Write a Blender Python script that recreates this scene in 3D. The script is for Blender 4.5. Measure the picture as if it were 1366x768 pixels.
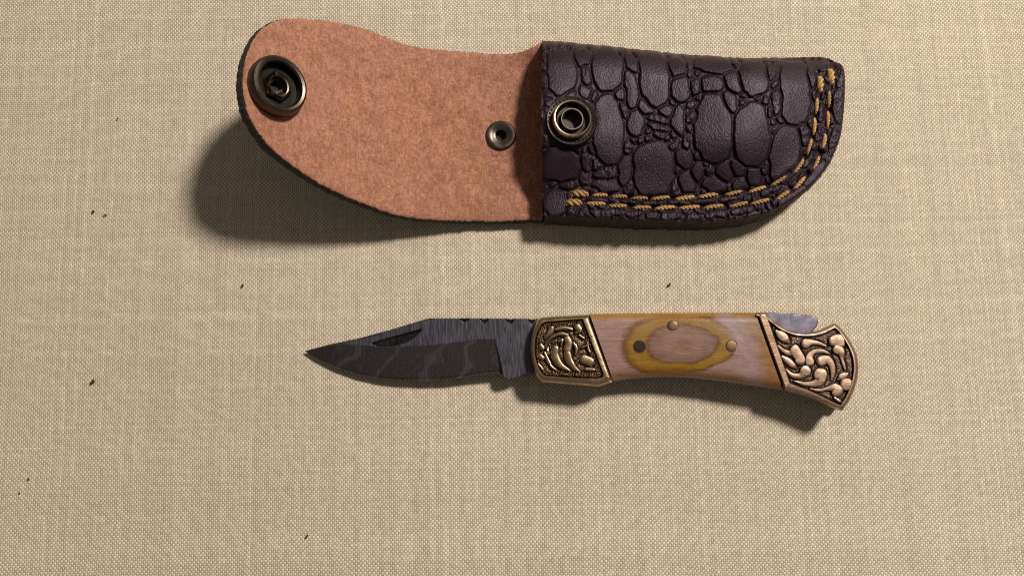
import bpy, bmesh, math, random
import numpy as np
from mathutils import Vector, Matrix

random.seed(7)
rng = np.random.default_rng(11)
for o in list(bpy.data.objects):
    bpy.data.objects.remove(o, do_unlink=True)
sc = bpy.context.scene
COL = sc.collection

# ------------------------------------------------------------------ camera
S = 0.0002                       # one photo pixel on the cloth is 0.2 mm
F = 1050.0                       # focal length in photo pixels
TILT = math.radians(8.0)
DIST = F * S
CAM = np.array([0.0, -DIST * math.sin(TILT), DIST * math.cos(TILT)])
cam_d = bpy.data.cameras.new('camera')
cam_d.sensor_width = 36.0
cam_d.lens = 36.0 * F / 1366.0
cam_d.clip_start = 0.005
cam_d.clip_end = 20.0
cam = bpy.data.objects.new('camera', cam_d)
cam.location = CAM
cam.rotation_euler = (TILT, 0, 0)
COL.objects.link(cam)
sc.camera = cam

# ------------------------------------------------------------------ light
w = bpy.data.worlds.new('World')
sc.world = w
w.use_nodes = True
w.node_tree.nodes['Background'].inputs['Color'].default_value = (1.0, 0.93, 0.84, 1)
w.node_tree.nodes['Background'].inputs['Strength'].default_value = 0.15
LAMP_AZ, LAMP_EL, LAMP_D = math.radians(43), math.radians(49), 1.1
ld = bpy.data.lights.new('room_lamp', 'AREA')
ld.shape = 'DISK'
ld.size = 0.15
ld.energy = 17.4
ld.color = (1.0, 0.93, 0.835)
lamp = bpy.data.objects.new('room_lamp', ld)
lv = Vector((math.cos(LAMP_EL) * math.cos(LAMP_AZ), math.cos(LAMP_EL) * math.sin(LAMP_AZ), math.sin(LAMP_EL)))
lamp.location = lv * LAMP_D
lamp.rotation_euler = lv.to_track_quat('Z', 'Y').to_euler()
COL.objects.link(lamp)
sc.view_settings.view_transform = 'Standard'
sc.view_settings.look = 'None'
sc.view_settings.exposure = 0.0
sc.view_settings.gamma = 1.0
sc.view_settings.use_curve_mapping = False
sc.render.engine = 'CYCLES'
sc.cycles.use_denoising = False
sc.cycles.max_bounces = 6
sc.cycles.filter_width = 1.0


# ------------------------------------------------------------------ geometry helpers
def P(px, py, z=0.0):
    """point at height z (metres) seen at a photo pixel; arrays welcome"""
    px, py, z = np.broadcast_arrays(np.asarray(px, float), np.asarray(py, float), np.asarray(z, float))
    u, v = px - 683.0, 384.0 - py
    dx, dy = u, v * math.cos(TILT) + F * math.sin(TILT)
    dz = v * math.sin(TILT) - F * math.cos(TILT)
    t = (z - CAM[2]) / dz
    return np.stack([CAM[0] + t * dx, CAM[1] + t * dy, z + 0 * t], -1)


def resample(pts, n):
    p = np.asarray(pts, float)
    d = np.r_[0, np.cumsum(np.hypot(*np.diff(p, axis=0).T))]
    t = np.linspace(0, d[-1], n)
    return np.stack([np.interp(t, d, p[:, i]) for i in range(p.shape[1])], -1)


def smooth_curve(pts, n, closed=False):
    """Catmull-Rom through the points, then resampled evenly"""
    p = np.asarray(pts, float)
    if closed:
        q = np.vstack([p[-1], p, p[0], p[1]])
    else:
        q = np.vstack([2 * p[0] - p[1], p, 2 * p[-1] - p[-2]])
    out = []
    for i in range(1, len(q) - 2):
        t = np.linspace(0, 1, 12, endpoint=False)[:, None]
        a, b, c, d = q[i - 1], q[i], q[i + 1], q[i + 2]
        out.append(0.5 * ((2 * b) + (-a + c) * t + (2 * a - 5 * b + 4 * c - d) * t**2 + (-a + 3 * b - 3 * c + d) * t**3))
    out.append(q[-2][None])
    r = resample(np.vstack(out), n + 1 if closed else n)
    return r[:-1] if closed else r


def coons(top, bottom, left, right):
    """top/bottom: (nu,2) from left to right; left/right: (nv,2) from top to bottom"""
    nu, nv = len(top), len(left)
    u = np.linspace(0, 1, nu)[:, None, None]
    v = np.linspace(0, 1, nv)[None, :, None]
    a = (1 - v) * top[:, None] + v * bottom[:, None]
    b = (1 - u) * left[None] + u * right[None]
    c = (1 - u) * (1 - v) * top[0] + u * (1 - v) * top[-1] + (1 - u) * v * bottom[0] + u * v * bottom[-1]
    return a + b - c


def sdf_seg(x, y, pts):
    """distance to a polyline"""
    best = np.full(x.shape, 1e9)
    for (ax, ay), (bx, by) in zip(pts[:-1], pts[1:]):
        dx, dy = bx - ax, by - ay
        t = np.clip(((x - ax) * dx + (y - ay) * dy) / (dx * dx + dy * dy + 1e-9), 0, 1)
        best = np.minimum(best, np.hypot(x - ax - t * dx, y - ay - t * dy))
    return best


def sdf_poly(x, y, pts):
    """signed distance, negative inside"""
    p = [tuple(q) for q in pts]
    d = sdf_seg(x, y, p + [p[0]])
    ins = np.zeros(x.shape, bool)
    j = len(p) - 1
    for i in range(len(p)):
        (xi, yi), (xj, yj) = p[i], p[j]
        if yi != yj:
            ins ^= ((yi > y) != (yj > y)) & (x < (xj - xi) * (y - yi) / (yj - yi) + xi)
        j = i
    return np.where(ins, -d, d)


def sstep(a, b, x):
    t = np.clip((x - a) / (b - a), 0, 1)
    return t * t * (3 - 2 * t)


def vnoise(x, y, seed=0):
    """smooth value noise, about -1..1"""
    r = np.random.default_rng(seed)
    tab = r.uniform(-1, 1, (64, 64))
    xi, yi = np.floor(x).astype(int), np.floor(y).astype(int)
    fx, fy = x - xi, y - yi
    fx, fy = fx * fx * (3 - 2 * fx), fy * fy * (3 - 2 * fy)
    g = lambda i, j: tab[i % 64, j % 64]
    return (g(xi, yi) * (1 - fx) + g(xi + 1, yi) * fx) * (1 - fy) + (g(xi, yi + 1) * (1 - fx) + g(xi + 1, yi + 1) * fx) * fy


def mesh_obj(name, verts, faces, mats, parent=None, smooth=True, sharp=None, mat_idx=None, normals=None, uv=None):
    me = bpy.data.meshes.new(name)
    me.from_pydata([tuple(map(float, v)) for v in verts], [], [tuple(map(int, f)) for f in faces])
    for m in (mats if isinstance(mats, (list, tuple)) else [mats]):
        me.materials.append(m)
    if mat_idx is not None:
        me.polygons.foreach_set('material_index', np.asarray(mat_idx, np.int32))
    me.polygons.foreach_set('use_smooth', np.full(len(me.polygons), smooth, bool))
    if uv is not None:
        lay = me.uv_layers.new(name='UVMap')
        idx = np.empty(len(me.loops), np.int32)
        me.loops.foreach_get('vertex_index', idx)
        lay.data.foreach_set('uv', np.asarray(uv, np.float32)[idx].ravel())
    me.update()
    if sharp is not None:
        me.set_sharp_from_angle(angle=math.radians(sharp))
    if normals is not None:
        me.normals_split_custom_set_from_vertices([tuple(map(float, n)) for n in normals])
    o = bpy.data.objects.new(name, me)
    COL.objects.link(o)
    if parent is not None:
        attach(o, parent)
    return o


def world_of(o):
    if o.parent is None:
        return o.matrix_basis.copy()
    return world_of(o.parent) @ o.matrix_parent_inverse @ o.matrix_basis


def attach(o, parent):
    o.parent = parent
    o.matrix_parent_inverse = world_of(parent).inverted()


def empty(name, loc, label, cat, group=None):
    o = bpy.data.objects.new(name, None)
    o.location = loc
    o.empty_display_size = 0.01
    COL.objects.link(o)
    tag(o, label, cat, group)
    return o


def tag(o, label, cat=None, group=None):
    o['label'] = label
    if cat:
        o['category'] = cat
    if group:
        o['group'] = group


def grid_faces(nu, nv, off=0):
    i, j = np.meshgrid(np.arange(nu - 1), np.arange(nv - 1), indexing='ij')
    a = (i * nv + j + off).ravel()
    return np.stack([a, a + 1, a + nv + 1, a + nv], -1)


def grid_normals(V):
    du = np.gradient(V, axis=0)
    dv = np.gradient(V, axis=1)
    n = np.cross(du, dv)
    n /= np.linalg.norm(n, axis=-1, keepdims=True) + 1e-12
    n[n[..., 2] < 0] *= -1
    return n


def inset(pts, d):
    """move a closed outline inward by d pixels (either winding)"""
    p = np.asarray(pts, float)
    a = np.roll(p, 1, 0) - p
    b = np.roll(p, -1, 0) - p
    a /= np.linalg.norm(a, axis=1, keepdims=True) + 1e-9
    b /= np.linalg.norm(b, axis=1, keepdims=True) + 1e-9
    t = b - a
    t /= np.linalg.norm(t, axis=1, keepdims=True) + 1e-9
    n = np.stack([-t[:, 1], t[:, 0]], -1)
    area = np.sum(p[:, 0] * np.roll(p[:, 1], -1) - np.roll(p[:, 0], -1) * p[:, 1])
    if area < 0:
        n = -n
    c = np.sqrt(np.clip((1 - np.sum(a * b, 1)) / 2, 0.25, 1))
    return p + n * (d / c)[:, None]


def lathe(prof, n=64, phase=0.0):
    """prof: [(r,z)] in px, outer to inner; returns verts (metres), faces"""
    a = np.arange(n) * 2 * math.pi / n + phase
    v, f = [], []
    for r, z in prof:
        v += [(r * S * math.cos(t), r * S * math.sin(t), z * S) for t in a]
    for k in range(len(prof) - 1):
        for i in range(n):
            j = (i + 1) % n
            f.append((k * n + i, k * n + j, (k + 1) * n + j, (k + 1) * n + i))
    return v, f


def frame(px, py, z, normal=(0, 0, 1), twist=0.0):
    n = Vector(normal).normalized()
    q = n.to_track_quat('Z', 'Y').to_matrix().to_4x4()
    return Matrix.Translation(Vector(P(px, py, z))) @ q @ Matrix.Rotation(twist, 4, 'Z')


def placed(name, vf, M, mat, parent, sharp=35, smooth=True):
    v = [M @ Vector(q) for q in vf[0]]
    return mesh_obj(name, v, vf[1], mat, parent, smooth=smooth, sharp=sharp)


def slab(name, outline, ztop, zbot, bevel, mat, parent, segs=3, sharp=40, uv=False):
    """solid cut to a photo-traced outline: bevelled top rim, upright walls down to zbot"""
    ol = np.asarray(outline, float)
    n = len(ol)
    rings = []
    for k in range(segs + 1):
        a = k / segs * math.pi / 2
        q = inset(ol, bevel * (1 - math.sin(a))) if k < segs else ol
        z = ztop(q[:, 0], q[:, 1]) - bevel * S * (1 - math.cos(a))
        rings.append(P(q[:, 0], q[:, 1], z))
    bot = rings[-1].copy()
    bot[:, 2] = zbot(ol[:, 0], ol[:, 1]) if callable(zbot) else zbot
    rings.append(bot)
    v = np.vstack(rings)
    f = []
    for k in range(len(rings) - 1):
        for i in range(n):
            j = (i + 1) % n
            f.append((k * n + i, k * n + j, (k + 1) * n + j, (k + 1) * n + i))
    f.append(tuple(range(n)))
    f.append(tuple(reversed(range((len(rings) - 1) * n, len(rings) * n))))
    o = mesh_obj(name, v, f, mat, parent, sharp=sharp)
    fix_normals(o)
    return o


def fix_normals(o):
    bm = bmesh.new()
    bm.from_mesh(o.data)
    bmesh.ops.recalc_face_normals(bm, faces=bm.faces)
    bm.to_mesh(o.data)
    bm.free()


# ------------------------------------------------------------------ material helpers
class E:
    """a socket with arithmetic that grows Math nodes"""
    nt = None

    def __init__(s, sock):
        s.s = sock

    @staticmethod
    def m(op, *a, clamp=False):
        n = E.nt.nodes.new('ShaderNodeMath')
        n.operation = op
        n.use_clamp = clamp
        for i, x in enumerate(a):
            if isinstance(x, E):
                E.nt.links.new(x.s, n.inputs[i])
            else:
                n.inputs[i].default_value = float(x)
        return E(n.outputs[0])

    def __add__(s, o): return E.m('ADD', s, o)
    __radd__ = __add__
    def __sub__(s, o): return E.m('SUBTRACT', s, o)
    def __rsub__(s, o): return E.m('SUBTRACT', o, s)
    def __mul__(s, o): return E.m('MULTIPLY', s, o)
    __rmul__ = __mul__
    def __truediv__(s, o): return E.m('DIVIDE', s, o)
    def floor(s): return E.m('FLOOR', s)
    def frac(s): return E.m('FRACT', s)
    def sin(s): return E.m('SINE', s)
    def cos(s): return E.m('COSINE', s)
    def abs(s): return E.m('ABSOLUTE', s)
    def pow(s, p): return E.m('POWER', s, p)
    def sqrt(s): return E.m('SQRT', s)
    def clamp(s): return E.m('ADD', s, 0, clamp=True)
    def max(s, o): return E.m('MAXIMUM', s, o)
    def min(s, o): return E.m('MINIMUM', s, o)


def sst(a, b, x):
    n = E.nt.nodes.new('ShaderNodeMapRange')
    n.interpolation_type = 'SMOOTHSTEP'
    E.nt.links.new(x.s, n.inputs['Value'])
    n.inputs['From Min'].default_value = a
    n.inputs['From Max'].default_value = b
    return E(n.outputs['Result'])


def mat_new(name):
    m = bpy.data.materials.new(name)
    m.use_nodes = True
    E.nt = m.node_tree
    b = m.node_tree.nodes['Principled BSDF']
    return m, b


def N(t, **kw):
    n = E.nt.nodes.new(t)
    for k, v in kw.items():
        setattr(n, k, v)
    return n


def lk(a, b):
    E.nt.links.new(a.s if isinstance(a, E) else a, b)


def coords(kind='Object'):
    return N('ShaderNodeTexCoord').outputs[kind]


def xyz(sock):
    n = N('ShaderNodeSeparateXYZ')
    lk(sock, n.inputs[0])
    return E(n.outputs[0]), E(n.outputs[1]), E(n.outputs[2])


def vec(x, y, z=0.0):
    n = N('ShaderNodeCombineXYZ')
    for i, q in enumerate((x, y, z)):
        if isinstance(q, E):
            lk(q, n.inputs[i])
        else:
            n.inputs[i].default_value = q
    return n.outputs[0]


def noise(v, scale, detail=3.0, rough=0.55, dist=0.0):
    n = N('ShaderNodeTexNoise')
    lk(v, n.inputs['Vector'])
    n.inputs['Scale'].default_value = scale
    n.inputs['Detail'].default_value = detail
    n.inputs['Roughness'].default_value = rough
    n.inputs['Distortion'].default_value = dist
    return E(n.outputs['Fac'])


def voronoi(v, scale, feature='F1', rnd=1.0):
    n = N('ShaderNodeTexVoronoi', feature=feature)
    lk(v, n.inputs['Vector'])
    n.inputs['Scale'].default_value = scale
    n.inputs['Randomness'].default_value = rnd
    return E(n.outputs['Distance'])


def white(v):
    n = N('ShaderNodeTexWhiteNoise', noise_dimensions='2D')
    lk(v, n.inputs['Vector'])
    return E(n.outputs['Value'])


def mix(f, a, b):
    n = N('ShaderNodeMix', data_type='RGBA')
    if isinstance(f, E):
        lk(f, n.inputs['Factor'])
    else:
        n.inputs['Factor'].default_value = f
    for s, k in ((a, 6), (b, 7)):
        if isinstance(s, tuple):
            n.inputs[k].default_value = (*s, 1) if len(s) == 3 else s
        else:
            lk(s, n.inputs[k])
    return n.outputs[2]


def ramp(f, stops):
    n = N('ShaderNodeValToRGB')
    lk(f, n.inputs[0])
    cr = n.color_ramp
    while len(cr.elements) > 1:
        cr.elements.remove(cr.elements[-1])
    cr.elements[0].position, cr.elements[0].color = stops[0][0], (*stops[0][1], 1)
    for p, c in stops[1:]:
        cr.elements.new(p).color = (*c, 1)
    return n.outputs[0]


def scale_col(c, f):
    n = N('ShaderNodeVectorMath', operation='SCALE')
    lk(c, n.inputs[0])
    lk(f, n.inputs['Scale'])
    return n.outputs[0]


def bump(h, dist, strength=1.0, prev=None):
    n = N('ShaderNodeBump')
    lk(h, n.inputs['Height'])
    n.inputs['Distance'].default_value = dist
    n.inputs['Strength'].default_value = strength
    if prev is not None:
        lk(prev, n.inputs['Normal'])
    return n.outputs[0]


def mapping(sock, loc=(0, 0, 0), rot=(0, 0, 0), scale=(1, 1, 1)):
    n = N('ShaderNodeMapping')
    lk(sock, n.inputs[0])
    n.inputs['Location'].default_value = loc
    n.inputs['Rotation'].default_value = rot
    n.inputs['Scale'].default_value = scale
    return n.outputs[0]


# ------------------------------------------------------------------ materials
def make_cloth():
    m, b = mat_new('beige_linen_weave')
    c0 = coords()
    x, y, _ = xyz(mapping(c0, rot=(0, 0, math.radians(-1.2))))
    # threads wander a little
    wx = (noise(mapping(c0, scale=(40, 60, 1)), 1.0, 3) - 0.5) * 0.0014
    wy = (noise(mapping(c0, loc=(3, 1, 0), scale=(60, 40, 1)), 1.0, 3) - 0.5) * 0.0014
    p = 0.000545
    u, v = (x + wx) / p, (y + wy) / (p * 1.04)
    i, j = u.floor(), v.floor()
    fu, fv = u - i - 0.5, v - j - 0.5
    ri, rj = white(vec(i, 0.37)), white(vec(j, 7.91))
    # slubs: thickness along a thread
    su = noise(vec(i * 7.37, y * 220.0), 1.0, 3)
    sv = noise(vec(x * 220.0, j * 7.63 + 50.0), 1.0, 3)
    wu = 0.47 + 0.03 * ri + 0.08 * (su - 0.5)
    wv = 0.45 + 0.03 * rj + 0.08 * (sv - 0.5)
    pi_ = math.pi
    si = 1.0 - 2.0 * E.m('FLOORED_MODULO', i, 2.0)
    sj = 1.0 - 2.0 * E.m('FLOORED_MODULO', j, 2.0)
    zw = si * (v * pi_).sin()
    zf = -1.0 * sj * (u * pi_).sin()
    pw = (1.0 - (fu / wu).pow(2.0)).max(0.0).sqrt()
    pf = (1.0 - (fv / wv).pow(2.0)).max(0.0).sqrt()
    hw = (0.42 * zw + 0.58) * sst(0.0, 0.5, pw) * (0.45 + 0.55 * pw)
    hf = (0.42 * zf + 0.46) * sst(0.0, 0.5, pf) * (0.45 + 0.55 * pf)
    h = hw.max(hf)
    # twist fibres on the yarn
    fib = noise(mapping(c0, rot=(0, 0, 0.5), scale=(5200, 1500, 1)), 1.0, 2)
    hh = h + 0.12 * (fib - 0.5)
    blot = noise(c0, 16.0, 4, 0.6)
    base = mix(sst(0.3, 0.7, blot), (0.625, 0.540, 0.425), (0.640, 0.555, 0.428))
    blot2 = noise(mapping(c0, loc=(5, 2, 0)), 60.0, 3, 0.6)
    base = mix(sst(0.45, 0.75, blot2) * 0.3, base, (0.67, 0.545, 0.43))
    # per thread tint; weft crossings are darkened below to paint in relief shade
    th = 0.92 + 0.10 * ri + 0.07 * rj + 0.17 * (su - 0.5) + 0.13 * (sv - 0.5) + 0.10 * sst(0.90, 1.0, ri) * sst(0.45, 0.6, su) + 0.09 * sst(0.92, 1.0, rj) * sst(0.45, 0.6, sv)
    cell = white(vec(i, j))
    over = si * sj * (fu * pi_).cos().pow(0.8) * (fv * pi_).cos().pow(0.6)
    wb = sst(-0.9, 0.9, over + 0.8 * (cell - 0.5))
    gap = sst(0.10, 0.7, h)
    col = mix(wb, (0.37, 0.305, 0.222), base)
    col = mix(gap, (0.15, 0.115, 0.072), col)
    lk(scale_col(col, th), b.inputs['Base Color'])
    b.inputs['Roughness'].default_value = 0.85
    b.inputs['Specular IOR Level'].default_value = 0.15
    b.inputs['Sheen Weight'].default_value = 0.08
    n1 = bump(hh, 0.00020, 0.8)
    lk(n1, b.inputs['Normal'])
    return m


def make_suede():
    m, b = mat_new('rust_suede')
    c0 = coords()
    big = noise(mapping(c0, rot=(0, 0, 0.5), scale=(1, 0.6, 1)), 55.0, 5, 0.65, 0.6)
    mid = noise(mapping(c0, rot=(0, 0, 0.4), scale=(1, 0.75, 1)), 420.0, 3, 0.6)
    fine = noise(mapping(c0, rot=(0, 0, 0.9), scale=(1, 0.35, 1)), 1700.0, 4, 0.8, 1.5)
    fine2 = noise(mapping(c0, rot=(0, 0, -0.6), scale=(0.45, 1, 1)), 1800.0, 3, 0.7, 0.8)
    f = fine * 0.55 + fine2 * 0.45
    c = mix(sst(0.35, 0.68, big), (0.375, 0.175, 0.122), (0.395, 0.180, 0.105))
    c = mix(sst(0.35, 0.7, mid) * 0.7, c, (0.27, 0.118, 0.068))
    c = mix(sst(0.38, 0.62, f), scale_col(c, 0.60 + 0.0 * f), scale_col(c, 1.22 + 0.0 * f))
    c = mix(sst(0.52, 0.72, noise(mapping(c0, loc=(2, 7, 0), scale=(1, 0.7, 1)), 48.0, 4, 0.6)) * 0.45, c, (0.24, 0.105, 0.062))
    dk = sst(0.66, 0.76, noise(mapping(c0, loc=(9, 4, 0)), 900.0, 2, 0.6))
    c = mix(dk * 0.5, c, (0.14, 0.045, 0.028))
    lk(c, b.inputs['Base Color'])
    b.inputs['Roughness'].default_value = 0.95
    b.inputs['Specular IOR Level'].default_value = 0.1
    b.inputs['Sheen Weight'].default_value = 0.25
    b.inputs['Sheen Roughness'].default_value = 0.5
    b.inputs['Sheen Tint'].default_value = (1.0, 0.75, 0.62, 1)
    lk(bump(f, 0.0005, 0.9, bump(mid, 0.0006, 0.5)), b.inputs['Normal'])
    return m


def make_leather(name, col, rough, grain, coat=0.0, worn=None):
    m, b = mat_new(name)
    c0 = coords()
    big = noise(c0, 160.0, 3)
    v = voronoi(mapping(c0, rot=(0, 0, 0.5), scale=(1, 0.72, 1)), 3000.0, 'SMOOTH_F1')
    g = noise(c0, 4200.0, 2, 0.6)
    c = mix(sst(0.3, 0.7, big), tuple(q * 0.8 for q in col), tuple(q * 1.2 for q in col))
    lk(c, b.inputs['Base Color'])
    r = (big - 0.5) * 0.25 + rough
    lk(r + (g - 0.5) * 0.25, b.inputs['Roughness'])
    b.inputs['Specular IOR Level'].default_value = 0.27
    b.inputs['Specular Tint'].default_value = (0.88, 0.80, 1.0, 1)
    h = v * 0.7 + g * 0.5
    lk(bump(h, 0.00022 * grain, 1.0), b.inputs['Normal'])
    return m


def make_raw_edge():
    m, b = mat_new('burnished_edge')
    c0 = coords()
    n = noise(mapping(c0, scale=(1, 1, 2.5)), 1100.0, 4, 0.65)
    lk(mix(sst(0.35, 0.75, n), (0.010, 0.0065, 0.006), (0.035, 0.018, 0.015)), b.inputs['Base Color'])
    b.inputs['Roughness'].default_value = 0.75
    lk(bump(n, 0.0006, 0.9), b.inputs['Normal'])
    return m


def make_metal(name, bright, dark, rough, scratch=0.5, patina=0.5, bump_d=0.00004):
    m, b = mat_new(name)
    c0 = coords()
    n = noise(c0, 380.0, 5, 0.65)
    s = noise(mapping(c0, rot=(0, 0, 0.7), scale=(300, 6000, 3000)), 1.0, 3)
    f = sst(0.5 - 0.22, 0.5 + 0.22, n)
    lk(mix((1.0 - f) * patina, bright, dark), b.inputs['Base Color'])
    b.inputs['Metallic'].default_value = 1.0
    lk((1.0 - f) * 0.22 + (s - 0.5) * scratch * 0.3 + rough, b.inputs['Roughness'])
    lk(bump(n * 0.7 + s * 0.5 * scratch, bump_d, 1.0), b.inputs['Normal'])
    return m


def make_wood():
    """contoured laminated hardwood; UV holds place on the scale in units of 100 px"""
    m, b = mat_new('laminated_wood')
    c0 = coords('UV')
    x, y, _ = xyz(c0)
    x, y = x * 100.0, y * 100.0
    w1 = noise(mapping(c0, scale=(2.4, 3.6, 1)), 1.0, 3, 0.5) - 0.5
    w2 = noise(mapping(c0, loc=(4, 7, 0), scale=(7, 26, 1)), 1.0, 3, 0.6) - 0.5
    # bent ellipse round the middle of the scale
    dx, dy = x - 909.0, y - 459.0 + (x - 909.0) * 0.018
    ax = (dx.abs() / 49.0).pow(2.2)
    ay = (dy.abs() / 27.0).pow(2.2)
    r = (ax + ay).pow(1 / 2.2)
    # distance-like rings: the outer ring is thicker towards the bolster
    d = (r - 1.0) * (30.0 - 9.0 * sst(0.0, 60.0, 909.0 - x)) + w1 * 13.0 + w2 * 2.6
    mauve = (0.140, 0.070, 0.054)
    lav = (0.215, 0.128, 0.105)
    must = (0.195, 0.098, 0.006)
    brown = (0.105, 0.035, 0.005)
    ring_w = 15.0
    t = d / 60.0 + 0.5          # 0.5 at the inner edge of the mustard ring
    c = ramp(t, [(0.0, mauve), (0.24, (0.19, 0.105, 0.068)), (0.44, mauve), (0.475, brown), (0.53, must), (0.64, must), (0.70, brown),
                 (0.745, lav), (0.97, lav)])
    # right end: ochre heart showing again
    rt = sst(0.0, 1.0, (x - 985.0 - (y - 416.0) * 0.30 + w1 * 36.0) / 22.0)
    c = mix(rt * sst(-0.30, 0.06, w2 + 0.1 + (470.0 - y) * 0.002) * 0.9, c, (0.19, 0.082, 0.011))
    # edge strips where the contour cuts a dark layer
    ttop = sst(0.0, 1.0, (427.5 - y - (x - 785.0) * 0.022 + w1 * 7.0) / 2.5)
    c = mix(ttop * 0.85, c, (0.26, 0.125, 0.018))
    yb = 503.0 + ((x - 885.0) / 100.0).pow(2.0) * 6.2
    tb = sst(0.0, 1.0, (y - yb + 9.0 + w1 * 6.0) / 2.0) * sst(0.0, 1.0, (yb - y - 1.5) / 2.0)
    c = mix(tb * 0.8, c, (0.22, 0.095, 0.03))
    lil = sst(0.0, 1.0, (18.0 - (x - 968.0 - (y - 425.0) * 0.45 + w1 * 20.0).abs()) / 14.0)
    c = mix(lil * 0.55, c, (0.25, 0.165, 0.17))
    grain = noise(mapping(c0, rot=(0, 0, 0.05), scale=(3.0, 30, 1)), 1.0, 4, 0.7)
    fleck = noise(mapping(c0, rot=(0, 0, 0.35), scale=(14, 55, 1)), 1.0, 4, 0.7)
    k = 0.0 + grain * 1.2 + fleck * 0.8
    c = scale_col(c, k)
    pale = sst(0.58, 0.78, fleck) * 0.32
    c = mix(pale, c, (0.46, 0.34, 0.28))
    lk(c, b.inputs['Base Color'])
    lk(0.36 + (grain - 0.5) * 0.3, b.inputs['Roughness'])
    b.inputs['Specular IOR Level'].default_value = 0.3
    b.inputs['Coat Weight'].default_value = 0.2
    b.inputs['Coat Roughness'].default_value = 0.18
    lk(bump(fleck, 0.00008, 0.8), b.inputs['Normal'])
    return m


def make_damascus():
    """UV in units of 100 px; UV.z unused; grind attribute picks bevel or flat"""
    m, b = mat_new('damascus_steel')
    c0 = coords('UV')
    at = N('ShaderNodeAttribute', attribute_name='grind')
    g = E(at.outputs['Fac'])
    x, y, _ = xyz(c0)
    wob = noise(mapping(c0, scale=(1.8, 2.2, 1)), 1.0, 2, 0.4) - 0.5
    # flats: near-upright fine lines
    lines = noise(mapping(c0, scale=(55, 4.5, 1)), 1.0, 3, 0.6, 0.5)
    # bevel: wavy bands that lean and loop
    ph = (x + y * 0.5) * 5.0 + wob * 6.0
    band = (ph * 2.2).sin() * 0.5 + 0.5
    fine = (ph * 19.0).sin() * 0.5 + 0.5
    bb = band.pow(7.0) * 0.40 + fine * 0.26 + noise(mapping(c0, rot=(0, 0, 0.45), scale=(60, 9, 1)), 1.0, 3) * 0.45
    flat = mix(sst(0.34, 0.70, lines), (0.050, 0.046, 0.058), (0.112, 0.106, 0.130))
    bev = mix(sst(0.25, 1.05, bb), (0.044, 0.034, 0.037), (0.106, 0.096, 0.106))
    big = noise(mapping(c0, scale=(1.1, 0.7, 1)), 1.0, 2)
    bev = mix(sst(0.4, 0.62, big) * 0.5, bev, (0.060, 0.044, 0.046))
    lk(mix(g, flat, bev), b.inputs['Base Color'])
    b.inputs['Metallic'].default_value = 0.75
    lk(0.46 + (lines - 0.5) * 0.35, b.inputs['Roughness'])
    lk(bump(lines * 0.6 + bb * 0.3, 0.00005, 1.0), b.inputs['Normal'])
    return m


def make_ground(name, bright, dark):
    """sunk ground of an engraving; grime sits packed against the scrolls"""
    m, b = mat_new(name)
    c0 = coords()
    g = E(N('ShaderNodeAttribute', attribute_name='grime').outputs['Fac'])
    n = noise(c0, 1500.0, 4, 0.7)
    p = voronoi(c0, 2600.0)
    c = mix(sst(0.35, 0.7, n), dark, bright)
    lk(mix(g * 0.92, c, (0.012, 0.008, 0.006)), b.inputs['Base Color'])
    lk(1.0 - g * 0.8, b.inputs['Metallic'])
    lk(0.42 + g * 0.4, b.inputs['Roughness'])
    lk(bump(n + p * 0.8, 0.00025, 0.9), b.inputs['Normal'])
    return m


def make_thread():
    m, b = mat_new('waxed_thread')
    c0 = coords()
    n = noise(c0, 2500.0, 3, 0.6)
    ob = N('ShaderNodeObjectInfo')
    r = E(ob.outputs['Random'])
    c = mix(sst(0.3, 0.7, n), (0.25, 0.125, 0.03), (0.52, 0.32, 0.11))
    lk(scale_col(c, 0.75 + 0.45 * r), b.inputs['Base Color'])
    b.inputs['Roughness'].default_value = 0.55
    lk(bump(n, 0.00012, 0.7), b.inputs['Normal'])
    return m


def make_plain(name, col, rough):
    m, b = mat_new(name)
    n = noise(coords(), 700.0, 3)
    lk(mix(n, tuple(q * 0.7 for q in col), tuple(q * 1.3 for q in col)), b.inputs['Base Color'])
    b.inputs['Roughness'].default_value = rough
    return m


M_CLOTH = make_cloth()
M_SUEDE = make_suede()
M_CROC = make_leather('embossed_leather', (0.0145, 0.0072, 0.0094), 0.43, 0.65)
M_EDGE = make_raw_edge()
M_BRASS = make_metal('antique_brass', (0.42, 0.305, 0.185), (0.17, 0.115, 0.065), 0.22, 0.5, 0.6)
M_BRASSF = make_metal('oxidised_brass', (0.17, 0.11, 0.06), (0.05, 0.032, 0.02), 0.42, 0.3, 0.8, 0.00012)
M_COPPER = make_metal('worn_bronze', (0.40, 0.270, 0.190), (0.17, 0.105, 0.072), 0.33, 0.8, 0.8, 0.00008)
M_COPPERF = make_metal('pitted_bronze', (0.20, 0.135, 0.10), (0.05, 0.034, 0.027), 0.5, 0.3, 0.8, 0.00016)
M_GUN = make_metal('gunmetal', (0.105, 0.082, 0.068), (0.045, 0.034, 0.028), 0.24, 0.4, 0.5)
M_RING = make_metal('rubbed_brass_ring', (0.50, 0.38, 0.22), (0.22, 0.16, 0.10), 0.22, 0.3, 0.4)
M_BLACK = make_metal('blackened_brass', (0.030, 0.026, 0.022), (0.015, 0.012, 0.010), 0.35, 0.3, 0.5)
M_STEEL = make_metal('lock_steel', (0.14, 0.128, 0.165), (0.085, 0.078, 0.10), 0.46, 1.0, 0.5)
M_DARK = make_plain('dark_hole', (0.010, 0.006, 0.005), 0.8)
M_WOOD = make_wood()
M_DAM = make_damascus()
M_THREAD = make_thread()
M_LINT = make_plain('dark_lint', (0.03, 0.022, 0.015), 0.9)

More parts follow.
